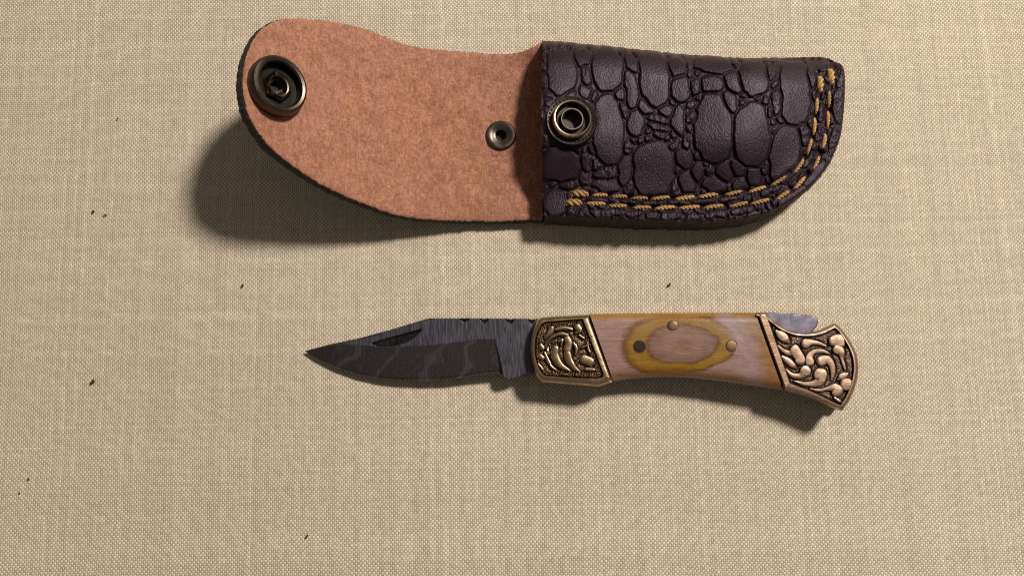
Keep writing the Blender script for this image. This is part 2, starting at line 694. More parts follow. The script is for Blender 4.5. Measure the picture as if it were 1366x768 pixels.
# ------------------------------------------------------------------ the cloth
nx, ny = 180, 150
gx, gy = np.meshgrid(np.linspace(-0.36, 0.36, nx), np.linspace(-0.30, 0.30, ny), indexing='ij')
gz = -0.0003 + 0.00022 * vnoise(gx * 22, gy * 22, 3) + 0.0001 * vnoise(gx * 60, gy * 60, 4)
V = np.stack([gx, gy, gz], -1).reshape(-1, 3)
low = V.copy()
low[:, 2] -= 0.0007
fc = [tuple(f[::-1]) for f in grid_faces(nx, ny)]
fb = [tuple(f) for f in grid_faces(nx, ny, nx * ny)]
ring = [i * ny for i in range(nx)] + [(nx - 1) * ny + j for j in range(1, ny)] + [i * ny + ny - 1 for i in range(nx - 2, -1, -1)] + [j for j in range(ny - 2, 0, -1)]
fs = [(a, b, b + nx * ny, a + nx * ny) for a, b in zip(ring, ring[1:] + ring[:1])]
cloth = mesh_obj('tablecloth', np.vstack([V, low]), fc + fb + fs, M_CLOTH)
fix_normals(cloth)
tag(cloth, 'beige coarse woven linen cloth spread flat under the knife and the sheath', 'tablecloth')

# ------------------------------------------------------------------ the sheath
sheath = empty('knife_sheath', P(800, 190, 0.0), 'dark brown embossed leather knife sheath with its suede-lined flap open', 'sheath')

# --- flap: suede face up, bending up towards its free end
ZF0 = 0.0034
BX0 = -20.0


def flap_z(wx, px, py):
    t = np.maximum(0.0, BX0 - wx / S)
    z = ZF0 + S * (t * t / 525.0)
    lip = sstep(676, 722, px) * sstep(104, 58, py)
    return z + 0.0042 * lip + 0.0004 * vnoise(px / 60.0, py / 60.0, 8)


def flap_point(px, py):
    z = np.full(np.shape(px), ZF0)
    for _ in range(40):
        z = flap_z(P(px, py, z)[..., 0], px, py)
    return P(px, py, z)


top = smooth_curve([(350, 38), (372, 27), (402, 24.5), (450, 29), (490, 39), (530, 55), (565, 64), (600, 67), (640, 70), (680, 71), (702, 67), (722, 56)], 220)
lef = smooth_curve([(350, 38), (338, 54), (329, 78), (325, 106), (328, 138), (338, 164), (358, 194)], 130)
bot = smooth_curve([(358, 194), (392, 222), (432, 247), (480, 269), (520, 283.5), (560, 291.5), (620, 294.5), (680, 294), (724, 293)], 220)
rig = resample([(722, 56), (724, 150), (724, 293)], 130)
G = coons(top, bot, lef, rig)
nu, nv = G.shape[:2]
# frayed outline
ei = np.minimum.reduce([np.arange(nv)[None, :] + 0 * G[..., 0], (nv - 1 - np.arange(nv))[None, :] + 0 * G[..., 0], np.arange(nu)[:, None] + 0 * G[..., 0]])
fray = np.exp(-ei / 1.2)[..., None]
G = G + fray * np.stack([vnoise(G[..., 0] / 4, G[..., 1] / 4, 5), vnoise(G[..., 0] / 3.5, G[..., 1] / 3.5, 6)], -1) * 0.9
V = flap_point(G[..., 0], G[..., 1])
Nn = grid_normals(V)
V = V + Nn * (0.00012 * vnoise(G[..., 0] / 7, G[..., 1] / 7, 9) - 0.0004 * np.exp(-ei / 2.0))[..., None]
TH = 0.0031
Vb = V - Nn * TH
ring = [i * nv for i in range(nu)] + [(nu - 1) * nv + j for j in range(1, nv)] + [i * nv + nv - 1 for i in range(nu - 2, -1, -1)] + [j for j in range(nv - 2, 0, -1)]
tv, bv = V.reshape(-1, 3), Vb.reshape(-1, 3)
base = nu * nv
K = 4
mids = []
GC = G.reshape(-1, 2)[grid_faces(nu, nv)].mean(1)
open_ = (np.hypot(GC[:, 0] - 367, GC[:, 1] - 117) < 9.5) | (np.hypot(GC[:, 0] - 668, GC[:, 1] - 181) < 7.5)
faces = [tuple(f) for f in grid_faces(nu, nv)[~open_]]
midx = [0] * len(faces)
faces += [tuple(f[::-1]) for f in grid_faces(nu, nv, base)]
midx += [2] * (len(faces) - len(midx))
prev = list(ring)
cx = tv.mean(0)
for k in range(1, K + 1):
    if k < K:
        t = k / K
        q = tv[ring] * (1 - t) + bv[ring] * t
        out = q - cx
        out[:, 2] = 0
        out /= np.linalg.norm(out, axis=1, keepdims=True)
        q = q + out * (0.00035 * math.sin(math.pi * t) + 0.00010 * rng.uniform(-1, 1, len(ring)))[:, None]
        cur = list(range(2 * base + len(mids) * len(ring), 2 * base + (len(mids) + 1) * len(ring)))
        mids.append(q)
    else:
        cur = [r + base for r in ring]
    for a in range(len(ring)):
        b_ = (a + 1) % len(ring)
        faces.append((prev[a], prev[b_], cur[b_], cur[a]))
        midx.append(1)
    prev = cur
flap = mesh_obj('flap', np.vstack([tv, bv] + mids), faces, [M_SUEDE, M_EDGE, M_CROC], sheath, sharp=60, mat_idx=midx)
fix_normals(flap)
tag(flap, 'open flap with rust suede face and dark raw edge')


def flap_normal(px, py):
    a = flap_point(np.array([px - 3.0, px + 3.0, px, px]), np.array([py, py, py - 3.0, py + 3.0]))
    n = np.cross(a[1] - a[0], a[2] - a[3])
    return n / np.linalg.norm(n)


# --- pocket
P_top = smooth_curve([(724, 55), (760, 57.5), (800, 61.5), (840, 66), (890, 72), (930, 75), (975, 78), (1020, 79), (1065, 80), (1100, 80.5), (1113, 82)], 480)
P_rig = smooth_curve([(1113, 82), (1122, 86), (1126.5, 97), (1127, 125), (1125, 155), (1120.5, 185), (1108, 216)], 280)
P_bot = smooth_curve([(727, 289), (760, 290.5), (810, 293), (860, 295.5), (910, 297), (950, 297), (985, 293.5), (1015, 287), (1045, 275), (1070, 258), (1090, 240), (1108, 216)], 480)
P_lef = smooth_curve([(724, 55), (722.5, 110), (722.5, 170), (723.5, 230), (724.5, 262), (727, 289)], 280)
G = coons(P_top, P_bot, P_lef, P_rig)
nu, nv = G.shape[:2]
X, Y = G[..., 0], G[..., 1]
seam = np.vstack([P_bot, P_rig[::-1]])[::6]
eseam = sdf_seg(X, Y, seam)
etop = sdf_seg(X, Y, P_top[::6])

SC = [  # cx, cy, rx, ry, lean in degrees, exponent: scales pressed into the leather
    (748, 97, 20, 31, -4, 2.6), (811, 92, 20, 30, 0, 2.6), (873, 105, 19.5, 39, -6, 2.6), (811, 174, 21.5, 47, -3, 2.3),
    (842, 121, 9, 27, -8, 2), (842, 82, 8.5, 16, -22, 2), (908, 120, 12, 17, 0, 2.4), (903, 90, 12, 13, -15, 2.2), (848.5, 164, 11, 20, -4, 2),
    (905, 161, 9.5, 21, -3, 2), (776.5, 78, 11, 13, -20, 2.2), (782, 103, 6, 15, -8, 2), (781, 122, 8, 10, 0, 2), (828.5, 126, 8, 9, 0, 2),
    (862, 143, 9, 13, -35, 2), (889.5, 147.5, 10, 8, 0, 2), (830, 147, 6, 12, -15, 2), (878, 159, 16, 4.5, 14, 2.4), (880, 170, 17, 4.5, 16, 2.4), (885, 181, 15, 4.5, 22, 2.4),
    (951, 171, 25.5, 46.5, -3, 2.4), (1003, 180, 24.5, 43, 0, 2.4), (1006.6, 103.5, 21, 24, -8, 2.4), (1061, 123, 20, 44, -2, 3.2),
    (952, 86, 27, 12, 8, 2.4), (1036, 136.5, 7.5, 19, 0, 2), (979, 111, 10, 17, -35, 2), (974, 136, 9, 15, -32, 2), (949, 113, 15, 10, 0, 2.5), (927, 116, 7, 11, 0, 2),
    (1047, 206, 20, 39, 12, 2.4), (966.6, 231, 11, 15, 20, 2), (952, 246, 17, 11, 20, 2), (984, 224, 13, 9, 35, 2.2), (1005.7, 236, 9, 14, -10, 2), (987, 248, 10, 8, 0, 2),
    (916, 244, 10, 15, -15, 2), (930, 231, 10, 12, 10, 2), (749, 219, 24.5, 22, 0, 3.0), (872, 225, 26.5, 36.5, -3, 2.6), (834, 228, 9, 20, 4, 2.2),
    (837.6, 197, 6.5, 8, 0, 2), (807.5, 249, 18, 8.5, 3, 2.3), (808, 231, 16, 6.5, -8, 2.3), (782, 214, 6.5, 17, 0, 2.2), (796, 222, 7, 7, 0, 2), (912, 212, 10, 14, -20, 2),
    (779, 239, 7, 9, -30, 2), (759, 247, 11, 5, 0, 2), (1072, 180, 7, 15, -10, 2), (1082, 104, 6, 16, -8, 2), (1028, 97, 6, 13, -8, 2),
    (741, 271, 16, 17, 0, 2.2), (808, 284, 24, 5.5, 2, 3), (846, 286, 12, 5, 0, 3), (870, 287, 9, 5, 0, 3), (895, 288, 14, 5, 0, 3), (925, 288.5, 12, 5, 0, 3), (955, 287, 15, 5, -2, 3), (990, 281, 16, 5, -12, 3),
    (1112, 190, 6, 22, 12, 2.6), (1117, 140, 6, 24, 2, 2.6), (1085, 232, 8, 20, 38, 2.5), (1055, 262, 8, 22, 58, 2.5),
    (800, 266.5, 14, 3.2, 3, 3), (840, 270, 14, 3.2, 3, 3), (872, 270.5, 14, 3.2, 0, 3), (905, 270.5, 14, 3.2, 0, 3), (938, 268.5, 14, 3.2, -4, 3), (972, 265, 16, 3.2, -5, 3),
    (1028, 254, 15, 4, -28, 3), (1057, 236, 13, 4, -45, 3), (1078, 212, 12, 4, -62, 3), (1095, 150, 4, 12, 6, 3), (1098, 120, 4, 12, 6, 3), (1092, 180, 4, 12, 10, 3)]


def scale_d(x, y, s):
    cx, cy, rx, ry, le, ex = s
    a = math.radians(le)
    dx, dy = x - cx, y - cy
    lx = dx * math.cos(a) + dy * math.sin(a)
    ly = -dx * math.sin(a) + dy * math.cos(a)
    r = (np.abs(lx / rx) ** ex + np.abs(ly / ry) ** ex) ** (1 / ex)
    # gradient-corrected so that it is nearly a distance near the rim
    k = np.hypot(lx, ly) / (r + 1e-6)
    return (r - 1) * np.maximum(k, min(rx, ry)) * 0.9 + 0 * x


SCALES = list(SC)
nbig = len(SC)
wx_ = X + 1.6 * vnoise(X / 14, Y / 14, 21) + 0.35 * vnoise(X / 6, Y / 6, 25)
wy_ = Y + 1.6 * vnoise(X / 14, Y / 14, 22) + 0.35 * vnoise(X / 6, Y / 6, 26)
tries = 0
while tries < 2600:
    tries += 1
    x, y = rng.uniform(724, 1126), rng.uniform(57, 296)
    ok = True
    for q in SCALES:
        if scale_d(np.array(x), np.array(y), q) < (2.6 if len(SCALES) and q in SC else 4.2):
            ok = False
            break
    if ok:
        r = rng.uniform(3.2, 6.2)
        SCALES.append((x, y, r, r * rng.uniform(1.0, 1.8), rng.uniform(-60, 60), 2.0))
d1 = np.full(X.shape, 1e9)
d2 = np.full(X.shape, 1e9)
own = np.zeros(X.shape, int)
for k, s in enumerate(SCALES):
    d = scale_d(wx_, wy_, s)
    n1 = d < d1
    d2 = np.where(n1, d1, np.minimum(d2, d))
    own = np.where(n1, k, own)
    d1 = np.where(n1, d, d1)
big = np.array([min(s[2], s[3]) for s in SCALES])[own]
m_in = np.minimum(-d1 + 2.2, (d2 - d1) * 0.55)
lift = np.clip(0.55 + big / 22.0, 0.62, 1.0)
rel = lift * (sstep(-0.5, 3.4, m_in) * 0.9 + 0.1 * sstep(2.0, 14.0, m_in))
ridge = np.exp(-((m_in + 0.9) / 1.3) ** 2) * 0.0
relief = (rel - 0.5) * 0.00092 * (0.25 + 0.75 * np.where(X > 1040, sstep(5, 15, eseam), 1.0)) + (0.00016 * (1 - 2 * np.abs(vnoise(X / 5, Y / 8, 31))) + 0.00007 * (1 - 2 * np.abs(vnoise(X / 2.6, Y / 2.6, 32)))) * (big < 7.6)

ROW_IN = [(773, 258), (800, 260), (826, 262), (853, 264), (881, 264), (914, 264), (945, 260.5), (980, 257), (1010.6, 252.5), (1040, 240.7), (1066, 222), (1080, 195), (1086.5, 168), (1089.5, 140), (1094, 112)]
ROW_OUT = [(765, 270), (795, 271.5), (824, 274.5), (856, 276.6), (887, 277), (920, 276.5), (952, 275.5), (985, 273), (1014.5, 269), (1045, 260), (1067, 244), (1089, 218), (1099.5, 189), (1104.6, 159), (1106, 131), (1108.5, 102)]
ch = np.exp(-(sdf_seg(X, Y, ROW_IN) / 3.6) ** 2) + np.exp(-(sdf_seg(X, Y, ROW_OUT) / 3.6) ** 2)
relief = relief - 0.00050 * np.clip(ch, 0, 1)
# pulled-in dimples at the holes
for row in (ROW_IN, ROW_OUT):
    for (ax, ay), (bx, by) in zip(row[:-1], row[1:]):
        relief -= 0.00055 * np.exp(-((X - (ax + bx) / 2) ** 2 + (Y - (ay + by) / 2) ** 2) / 14.0)
# seat of the press stud
relief *= 1 - 0.9 * sstep(42, 30, np.hypot(X - 761, Y - 162))

zb = 0.0092 + 0.0038 * sstep(22, 120, eseam) + 0.0008 * vnoise(X / 90, Y / 90, 41)
zb = zb + 0.0034 * sstep(830, 724, X) * np.exp(-((Y - 150) / 70.0) ** 2)
tt = np.clip(1 - etop / 34.0, 0, 1)
zb = zb - 0.0058 * (1 - np.sqrt(np.clip(1 - tt * tt, 0, 1)))
ee = np.clip(1 - eseam / 5.0, 0, 1)
zb = zb - 0.0009 * (1 - np.sqrt(np.clip(1 - ee * ee, 0, 1)))
zb = zb - 0.0012 * np.exp(-((X - 722) / 5.0) ** 2) * 0.3
Zp = zb + relief
foldf = sstep(26, 0, etop)
Yp = Y - foldf * (rel - 0.55) * 1.8
V = P(X, Yp, Zp)
NV = grid_normals(V)
POS = np.stack([X, Y], -1).reshape(-1, 2)


def pocket_at(px, py):
    k = np.argmin((POS[:, 0] - px) ** 2 + (POS[:, 1] - py) ** 2)
    i, j = divmod(k, nv)
    return float(zb[i, j]), NV[i, j], float(Zp[i, j])


fc = grid_faces(nu, nv)
fo = own.reshape(-1)[fc]
fin = m_in.reshape(-1)[fc].min(1)
same = (fo == fo[:, :1]).all(1)
is_big = np.array([min(s[2], s[3]) >= 8.0 and k < nbig for k, s in enumerate(SCALES)])
GC = G.reshape(-1, 2)[fc].mean(1)
keep = np.hypot(GC[:, 0] - 762, GC[:, 1] - 162) > 11.5
fc, fo, fin, same = fc[keep], fo[keep], fin[keep], same[keep]
assigned = same & is_big[fo[:, 0]] & (fin > 0.6)
Vf, Nf = V.reshape(-1, 3), NV.reshape(-1, 3)


def sub_mesh(name, sel, mat, parent):
    ids, inv = np.unique(sel, return_inverse=True)
    return mesh_obj(name, Vf[ids], inv.reshape(sel.shape), mat, parent, normals=Nf[ids])


front = sub_mesh('pocket_front', fc[~assigned], M_CROC, sheath)
tag(front, 'dark purple-brown leather front embossed with reptile scales')
for k in range(nbig):
    sel = assigned & (fo[:, 0] == k)
    if sel.sum() > 60:
        sub_mesh('embossed_scale', fc[sel], M_CROC, front)

# --- side wall along the seam and round the fold, layer lines and all
loop_seam = np.vstack([V[:, -1], V[-1, ::-1][1:]])          # mouth corner, along the bottom, up the right end
px_seam = np.vstack([G[:, -1], G[-1, ::-1][1:]])


def wall(name, top_pts, rows, mat, parent):
    n = len(top_pts)
    c = V.reshape(-1, 3).mean(0)
    out = np.gradient(top_pts, axis=0)
    out = np.stack([out[:, 1], -out[:, 0], 0 * out[:, 0]], -1)
    out /= np.linalg.norm(out, axis=1, keepdims=True) + 1e-9
    if np.mean(np.sum(out * (top_pts - c), 1)) < 0:
        out = -out
    vs = []
    s = np.arange(n)
    for t, d in rows:
        q = top_pts.copy()
        q[:, 2] = top_pts[:, 2] * (1 - t) + 0.0001 * t
        jit = 0.00018 * vnoise(s / 7.0, np.full(n, t * 23.0), 51) + 0.0001 * vnoise(s / 2.0, np.full(n, t * 50.0), 52)
        q += out * (d + jit * (t > 0))[:, None]
        vs.append(q)
    vs = np.stack(vs, 0)
    f = grid_faces(vs.shape[0], n)
    o = mesh_obj(name, vs.reshape(-1, 3), f, mat, parent)
    fix_normals(o)
    return o


wall('seam_edge', loop_seam, [(0, 0), (0.06, .00012), (0.2, .0003), (0.31, .0003), (0.34, .0001), (0.38, .00032), (0.55, .0004), (0.64, .0004), (0.67, .00015), (0.71, .0004), (0.9, .0004), (1.0, .0001)], M_EDGE, sheath)
tp = V[:, 0]
n = len(tp)
rows = []
for k in range(8):
    a = k / 7 * math.pi * 0.62
    q = tp.copy()
    r = tp[:, 2] * 0.62
    q[:, 2] = tp[:, 2] - (tp[:, 2] - 0.0001) * (k / 7)
    q[:, 1] += 0.0016 * math.sin(k / 7 * math.pi)
    rows.append(q)
o = mesh_obj('fold_back', np.stack(rows).reshape(-1, 3), grid_faces(8, n), M_CROC, sheath)
fix_normals(o)
# --- leather thickness at the mouth and the inside of the front
mo = V[0]
q2 = mo - NV[0] * 0.0014 + np.array([0.0001, 0, 0])
q3 = q2 + np.array([0.006, 0, -0.0016])
cut = np.stack([mo, (mo + q2) / 2 + np.array([-0.00012, 0, 0]), q2])
M_CUT = make_plain('cut_leather', (0.10, 0.045, 0.03), 0.85)
mesh_obj('mouth_edge', cut.reshape(-1, 3), grid_faces(3, len(mo)), M_CUT, sheath)
inn = np.stack([q2, q3, q3 + np.array([0.012, 0, -0.004])])[:, 24:]
mesh_obj('pocket_lining', inn.reshape(-1, 3), grid_faces(3, inn.shape[1]), M_SUEDE, sheath)
# --- back panel
bp = np.vstack([P(*P_top.T, V[:, 0, 2] * 0 + 0.0012)[::8, :2], P(*P_rig.T, 0.0012)[::8, :2], P(*P_bot.T, 0.0012)[::-8, :2]])
bp = bp * 1.0
cen = bp.mean(0)
bp = cen + (bp - cen) * np.array([0.96, 0.88])
v = np.vstack([np.c_[bp, np.full(len(bp), 0.0024)], np.c_[bp, np.full(len(bp), 0.0001)]])
nb = len(bp)
f = [tuple(range(nb)), tuple(range(2 * nb - 1, nb - 1, -1))] + [(i, (i + 1) % nb, nb + (i + 1) % nb, nb + i) for i in range(nb)]
o = mesh_obj('back_panel', v, f, M_EDGE, sheath, smooth=False)
fix_normals(o)


# --- stitches: three twisted plies
def stitch_mesh(name, L, R):
    me_v, me_f = [], []
    n, ns = 40, 7
    for ply in range(3):
        o0 = len(me_v)
        for i in range(n):
            t = i / (n - 1)
            env = math.sin(math.pi * min(1, max(0, t))) ** 0.35 if 0 < t < 1 else 0.0
            a = ply * 2 * math.pi / 3 + t * L / (R * 2 * math.pi) * 2 * math.pi * 1.25
            c = Vector(((t - 0.5) * L, R * 0.52 * env * math.cos(a), R * 0.52 * env * math.sin(a) - R * 1.5 * (2 * abs(t - 0.5)) ** 4))
            r = R * 0.56 * (0.25 + 0.75 * env)
            for k in range(ns):
                b = 2 * math.pi * k / ns
                me_v.append(((c.x) * S, (c.y + r * math.cos(b)) * S, (c.z + r * math.sin(b)) * S))
        for i in range(n - 1):
            for k in range(ns):
                k2 = (k + 1) % ns
                me_f.append((o0 + i * ns + k, o0 + i * ns + k2, o0 + (i + 1) * ns + k2, o0 + (i + 1) * ns + k))
    me = bpy.data.meshes.new(name)
    me.from_pydata(me_v, [], me_f)
    me.polygons.foreach_set('use_smooth', np.ones(len(me.polygons), bool))
    me.materials.append(M_THREAD)
    me.update()
    return me


ST = stitch_mesh('stitch', 26.0, 2.65)
ST_BIG = stitch_mesh('stitch', 26.0, 4.6)
for row, ends in ((ROW_IN, (0, 14)), (ROW_OUT, (0, 15))):
    r = np.array(row)
    for i, (x, y) in enumerate(row):
        a, b = r[max(0, i - 1)], r[min(len(r) - 1, i + 1)]
        z, nrm, zz = pocket_at(x, y)
        p0, p1 = P(a[0], a[1], z), P(b[0], b[1], z)
        tx = Vector(p1 - p0).normalized()
        nz = Vector((0, 0, 1)) * 0.75 + Vector(nrm) * 0.25
        nz = (nz - tx * nz.dot(tx)).normalized()
        ty = nz.cross(tx)
        bigend = i in ends
        o = bpy.data.objects.new('stitch', ST_BIG if bigend else ST)
        COL.objects.link(o)
        rot = Matrix((tx, ty, nz)).transposed().to_4x4()
        gap = np.hypot(*(b - a)) / (2 if 0 < i < len(r) - 1 else 1)
        sx = min(1.12, gap / 28.5) * random.uniform(0.9, 1.02)
        slant = Matrix.Rotation(math.radians(random.uniform(2, 8)), 4, 'Z')
        o.matrix_basis = Matrix.Translation(Vector(P(x, y, z - 0.00025 + (0.0003 if bigend else 0)))) @ rot @ slant @ Matrix.Diagonal((sx if not bigend else 1.0, random.uniform(0.92, 1.1), 1, 1))
        attach(o, sheath)
# frayed corner of the mouth
for (pts) in ([(727, 262), (722, 259), (717, 260), (714, 263)], [(727, 264), (721, 264), (716, 267), (717, 270)], [(727, 267), (722, 269), (719, 273)], [(728, 258), (723, 255), (719, 256)], [(728, 271), (723, 275), (720, 280)]):
    q = smooth_curve(pts, 10)
    zz_ = np.linspace(0.0086, 0.0072, 10) + 0.0004 * np.sin(np.linspace(0, 5, 10))
    c3 = P(q[:, 0], q[:, 1], zz_)
    vs, fs_ = [], []
    for i in range(10):
        r = S * (1.3 - 0.9 * i / 9)
        for k in range(6):
            b_ = 2 * math.pi * k / 6
            vs.append(c3[i] + np.array([0.3 * r * math.cos(b_), r * math.cos(b_), r * math.sin(b_)]))
    for i in range(9):
        for k in range(6):
            fs_.append((i * 6 + k, i * 6 + (k + 1) % 6, (i + 1) * 6 + (k + 1) % 6, (i + 1) * 6 + k))
    mesh_obj('frayed_fibre', vs, fs_, M_EDGE, sheath)
# ------------------------------------------------------------------ snap fastener: stud on the pocket
z, nrm, zz = pocket_at(762, 162)
Mst = frame(762, 162, z + 0.0001, (nrm[0] * 0.3, nrm[1] * 0.3 + 0.02, 1))
Mst = Mst @ Matrix.Scale(0.945, 4)
stud = placed('snap_stud', lathe([(35, -4), (34.8, 2.0), (33.4, 3.6), (31, 3.2), (28.5, 2.4), (26, 2.4), (15, 2.4)], 72), Mst, M_BLACK, sheath)
placed('stud_ring', lathe([(27.0, 2.4), (26.6, 9), (26.0, 12), (24.8, 13.4), (23.4, 13.0), (22.6, 11)], 72), Mst, M_RING, stud)
placed('stud_well', lathe([(22.6, 11), (22.0, 6), (20, 2.8), (15.6, 2.6)], 72), Mst, M_BLACK, stud)
placed('stud_post', lathe([(16.4, 2.6), (16.0, 8), (15, 9.4), (13.6, 9.4), (12.6, 8), (12.0, 2.2), (11.8, -8)], 56), Mst, M_GUN, stud)
placed('stud_hole', lathe([(12.0, -7), (6, -7.5), (0.01, -7.5)], 40), Mst, make_plain('stud_floor', (0.03, 0.010, 0.008), 0.6), stud)
bead = lathe([(1.5, 0), (1.4, 0.7), (0.9, 1.3), (0.01, 1.6)], 8)
bm_v, bm_f = [], []
for k in range(34):
    a = 2 * math.pi * k / 34
    off = Matrix.Translation(Vector((30.4 * S * math.cos(a), 30.4 * S * math.sin(a), 3.0 * S)))
    o0 = len(bm_v)
    bm_v += [off @ Vector(q) for q in bead[0]]
    bm_f += [tuple(i + o0 for i in q) for q in bead[1]]
kn = placed('knurling', (bm_v, bm_f), Mst, M_GUN, stud, sharp=None)
kn['kind'] = 'stuff'

# ------------------------------------------------------------------ snap fastener: socket on the flap
fn = flap_normal(368, 116)
fz = flap_point(np.array(367.0), np.array(117.0))
Ms = Matrix.Translation(Vector(fz)) @ Vector(fn).to_track_quat('Z', 'Y').to_matrix().to_4x4()
Ms = Ms @ Matrix.Scale(0.85, 4)
sock = placed('snap_socket', lathe([(41, -6), (42, 3), (42, 11), (40, 16.5), (36.5, 18.5), (33, 17.5), (31.2, 14)], 80), Ms, M_GUN, sheath)
placed('socket_cup', lathe([(31.6, 14.5), (31.0, 6), (32, 3.2), (26, 2.6), (15, 2.6)], 80), Ms, M_BLACK, sock)
placed('socket_spring', lathe([(21.5, 2), (21.5, 8), (20, 9.5), (18.2, 8), (17.8, 2)], 6, 0.3), Ms, M_GUN, sock, sharp=20)
placed('socket_eyelet', lathe([(16.5, 2), (16.2, 9), (15, 11.0), (13.2, 10.4), (12.4, 8), (11.5, 2.4), (9.5, -9)], 48), Ms, M_GUN, sock)
placed('eyelet_floor', lathe([(9.8, -8.5), (5, -9), (0.01, -9)], 30), Ms, M_DARK, sock)
bits = bmesh.new()
for (bx_, by_, br) in ((-8.5, -2.5, 3.2), (-6.0, -5.5, 2.6), (-9.5, 2.0, 2.4), (-4.5, -7.5, 2.2), (-7.5, -0.5, 1.8)):
    bmesh.ops.create_icosphere(bits, subdivisions=2, radius=br * S, matrix=Matrix.Translation((bx_ * S, by_ * S, 3.8 * S)) @ Matrix.Diagonal((1, 1.3, 0.6, 1)))
me = bpy.data.meshes.new('rolled_burr')
bits.to_mesh(me)
bits.free()
me.transform(Ms)
me.materials.append(M_GUN)
o = bpy.data.objects.new('rolled_burr', me)
COL.objects.link(o)
attach(o, sock)

# ------------------------------------------------------------------ rivet on the flap
fz = flap_point(np.array(668.0), np.array(181.0))
Mr = Matrix.Translation(Vector(fz))
riv = placed('rivet', lathe([(20.5, -4), (20.3, 1.6), (18.6, 3.8), (15.5, 4.2), (12.5, 3.2), (10.5, 2.8), (8.5, 2.6), (7.2, 2.0), (6.6, 0.6), (6.4, -8)], 64), Mr, M_GUN, sheath)
placed('rivet_hole', lathe([(6.6, -7), (3, -7.5), (0.01, -7.5)], 24), Mr, M_DARK, riv)

# ------------------------------------------------------------------ the knife
knife = empty('folding_knife', P(900, 470, 0.0), 'open folding knife with patterned dark blade, laminated wood handle and engraved brass bolsters', 'knife')


def ztop(px, py=None):          # top of the bolsters along the knife
    return 0.0088 + (np.asarray(px, float) - 707) / 438.0 * 0.0019


def zmid(px):                   # mid plane of handle
    return 0.0044 + (np.asarray(px, float) - 707) / 438.0 * 0.0012


def zbottom(px, py=None):
    return 0 * np.asarray(px, float) + 0.0002


# --- blade
NX, NY = 380, 64
xs = np.concatenate([np.linspace(407, 425, 40), np.linspace(425.6, 735, NX - 40)])
sp = np.array([(407, 468), (420, 464.5), (440, 459.3), (480, 450.8), (520, 440), (560, 428), (569, 425.3), (575, 424.3), (640, 424.6), (712, 425), (735, 425.5)])
ed = np.array([(407, 468.2), (413, 472.5), (425, 479.6), (450, 491), (480, 500.3), (510, 505.6), (535, 507.6), (570, 507.4), (602, 505.8), (634, 500.6), (660, 497.6), (668.5, 497), (671, 500.5), (677, 505), (683, 504.5), (696, 500.5), (700, 497.5), (735, 497)])
ys = np.interp(xs, sp[:, 0], sp[:, 1])
ye = np.interp(xs, ed[:, 0], ed[:, 1])
for c, wd, dp in ((620, 7, 2.6), (646, 6.5, 4.2), (681, 8, 4.4), (709, 6, 4.4)):
    ys = ys + 0.25 * dp * np.clip(1 - ((xs - c) / wd) ** 2, 0, 1)
t = np.linspace(0, 1, NY)
BX = np.repeat(xs[:, None], NY, 1)
BY = ys[:, None] * (1 - t) + ye[:, None] * t
bl = np.array([(407, 467), (440, 460), (455, 459.6), (475, 460.3), (495, 462), (512, 463.8), (551, 461.8), (571, 460.8), (610, 456.8), (637, 453.2), (662, 452.8), (700, 452.8)])
ym = np.interp(xs, bl[:, 0], bl[:, 1])[:, None]
ym = np.maximum(ym, ys[:, None] + 0.3)
xpl = 660 + np.clip((BY - 453) / 44.5, 0, 1) ** 1.0 * 10.5
inb = sstep(0.8, -0.8, BX - xpl)
TB = 0.0012
frac = np.clip((ye[:, None] - BY) / np.maximum(ye[:, None] - ym, 0.5), 0, 1)
hb = TB * (0.06 + 0.94 * np.minimum(frac * 1.0, 1.0) ** 0.9)
hgt = inb * np.where(BY > ym, hb * 0.94, TB) + (1 - inb) * TB
nick = [(494, 457.5), (530, 447.5), (563.5, 438.3), (557, 446), (545, 455), (531, 461), (515, 462.6), (503, 462)]
nd = sdf_poly(BX, BY, nick)
hgt = hgt - 0.0008 * sstep(0.5, -1.2, nd) * (0.55 + 0.45 * sstep(462, 442, BY))
for c, wd, dp in ((620, 8, 4.5), (646, 6.5, 6.0), (681, 8, 6.0), (709, 6, 6.0)):
    lim = ys[:, None] + dp * np.clip(1 - np.abs((BX - c) / wd), 0, 1)
    hgt = hgt - 0.0011 * sstep(0.6, -1.6, BY - lim) * (np.abs(BX - c) < wd)
hgt = hgt - 0.0007 * sstep(2.4, 0.0, BY - ys[:, None]) * sstep(410, 440, BX) * sstep(720, 700, BX)
mb = sstep(3.4, 2.6, ye[:, None] - BY) * inb
hgt = hgt - 0.00012 * mb
hgt = hgt + 0.00005 * vnoise(BX / 3, BY / 3, 61) * sstep(0, -3, nd)
hgt = hgt * (0.12 + 0.88 * sstep(405, 450, BX))
zc = 0.0010 + np.clip((BX - 407) / 300.0, 0, 2) * 0.0034
V1 = P(BX, BY, zc + hgt)
V2 = V1.copy()
V2[..., 2] = zc - hgt * 0.9
nb = NX * NY
ring = [i * NY for i in range(NX)] + [(NX - 1) * NY + j for j in range(1, NY)] + [i * NY + NY - 1 for i in range(NX - 2, -1, -1)] + [j for j in range(NY - 2, 0, -1)]
f = [tuple(q) for q in grid_faces(NX, NY)] + [tuple(q[::-1]) for q in grid_faces(NX, NY, nb)] + [(a, b_, b_ + nb, a + nb) for a, b_ in zip(ring, ring[1:] + ring[:1])]
uvb = np.stack([BX, BY], -1).reshape(-1, 2) / 100.0
fg = grid_faces(NX, NY)
dark_f = (nd.reshape(-1)[fg].mean(1) < -0.4) | (((BY - ys[:, None]).reshape(-1)[fg].mean(1) < 1.5) & (BX.reshape(-1)[fg].mean(1) < 578))
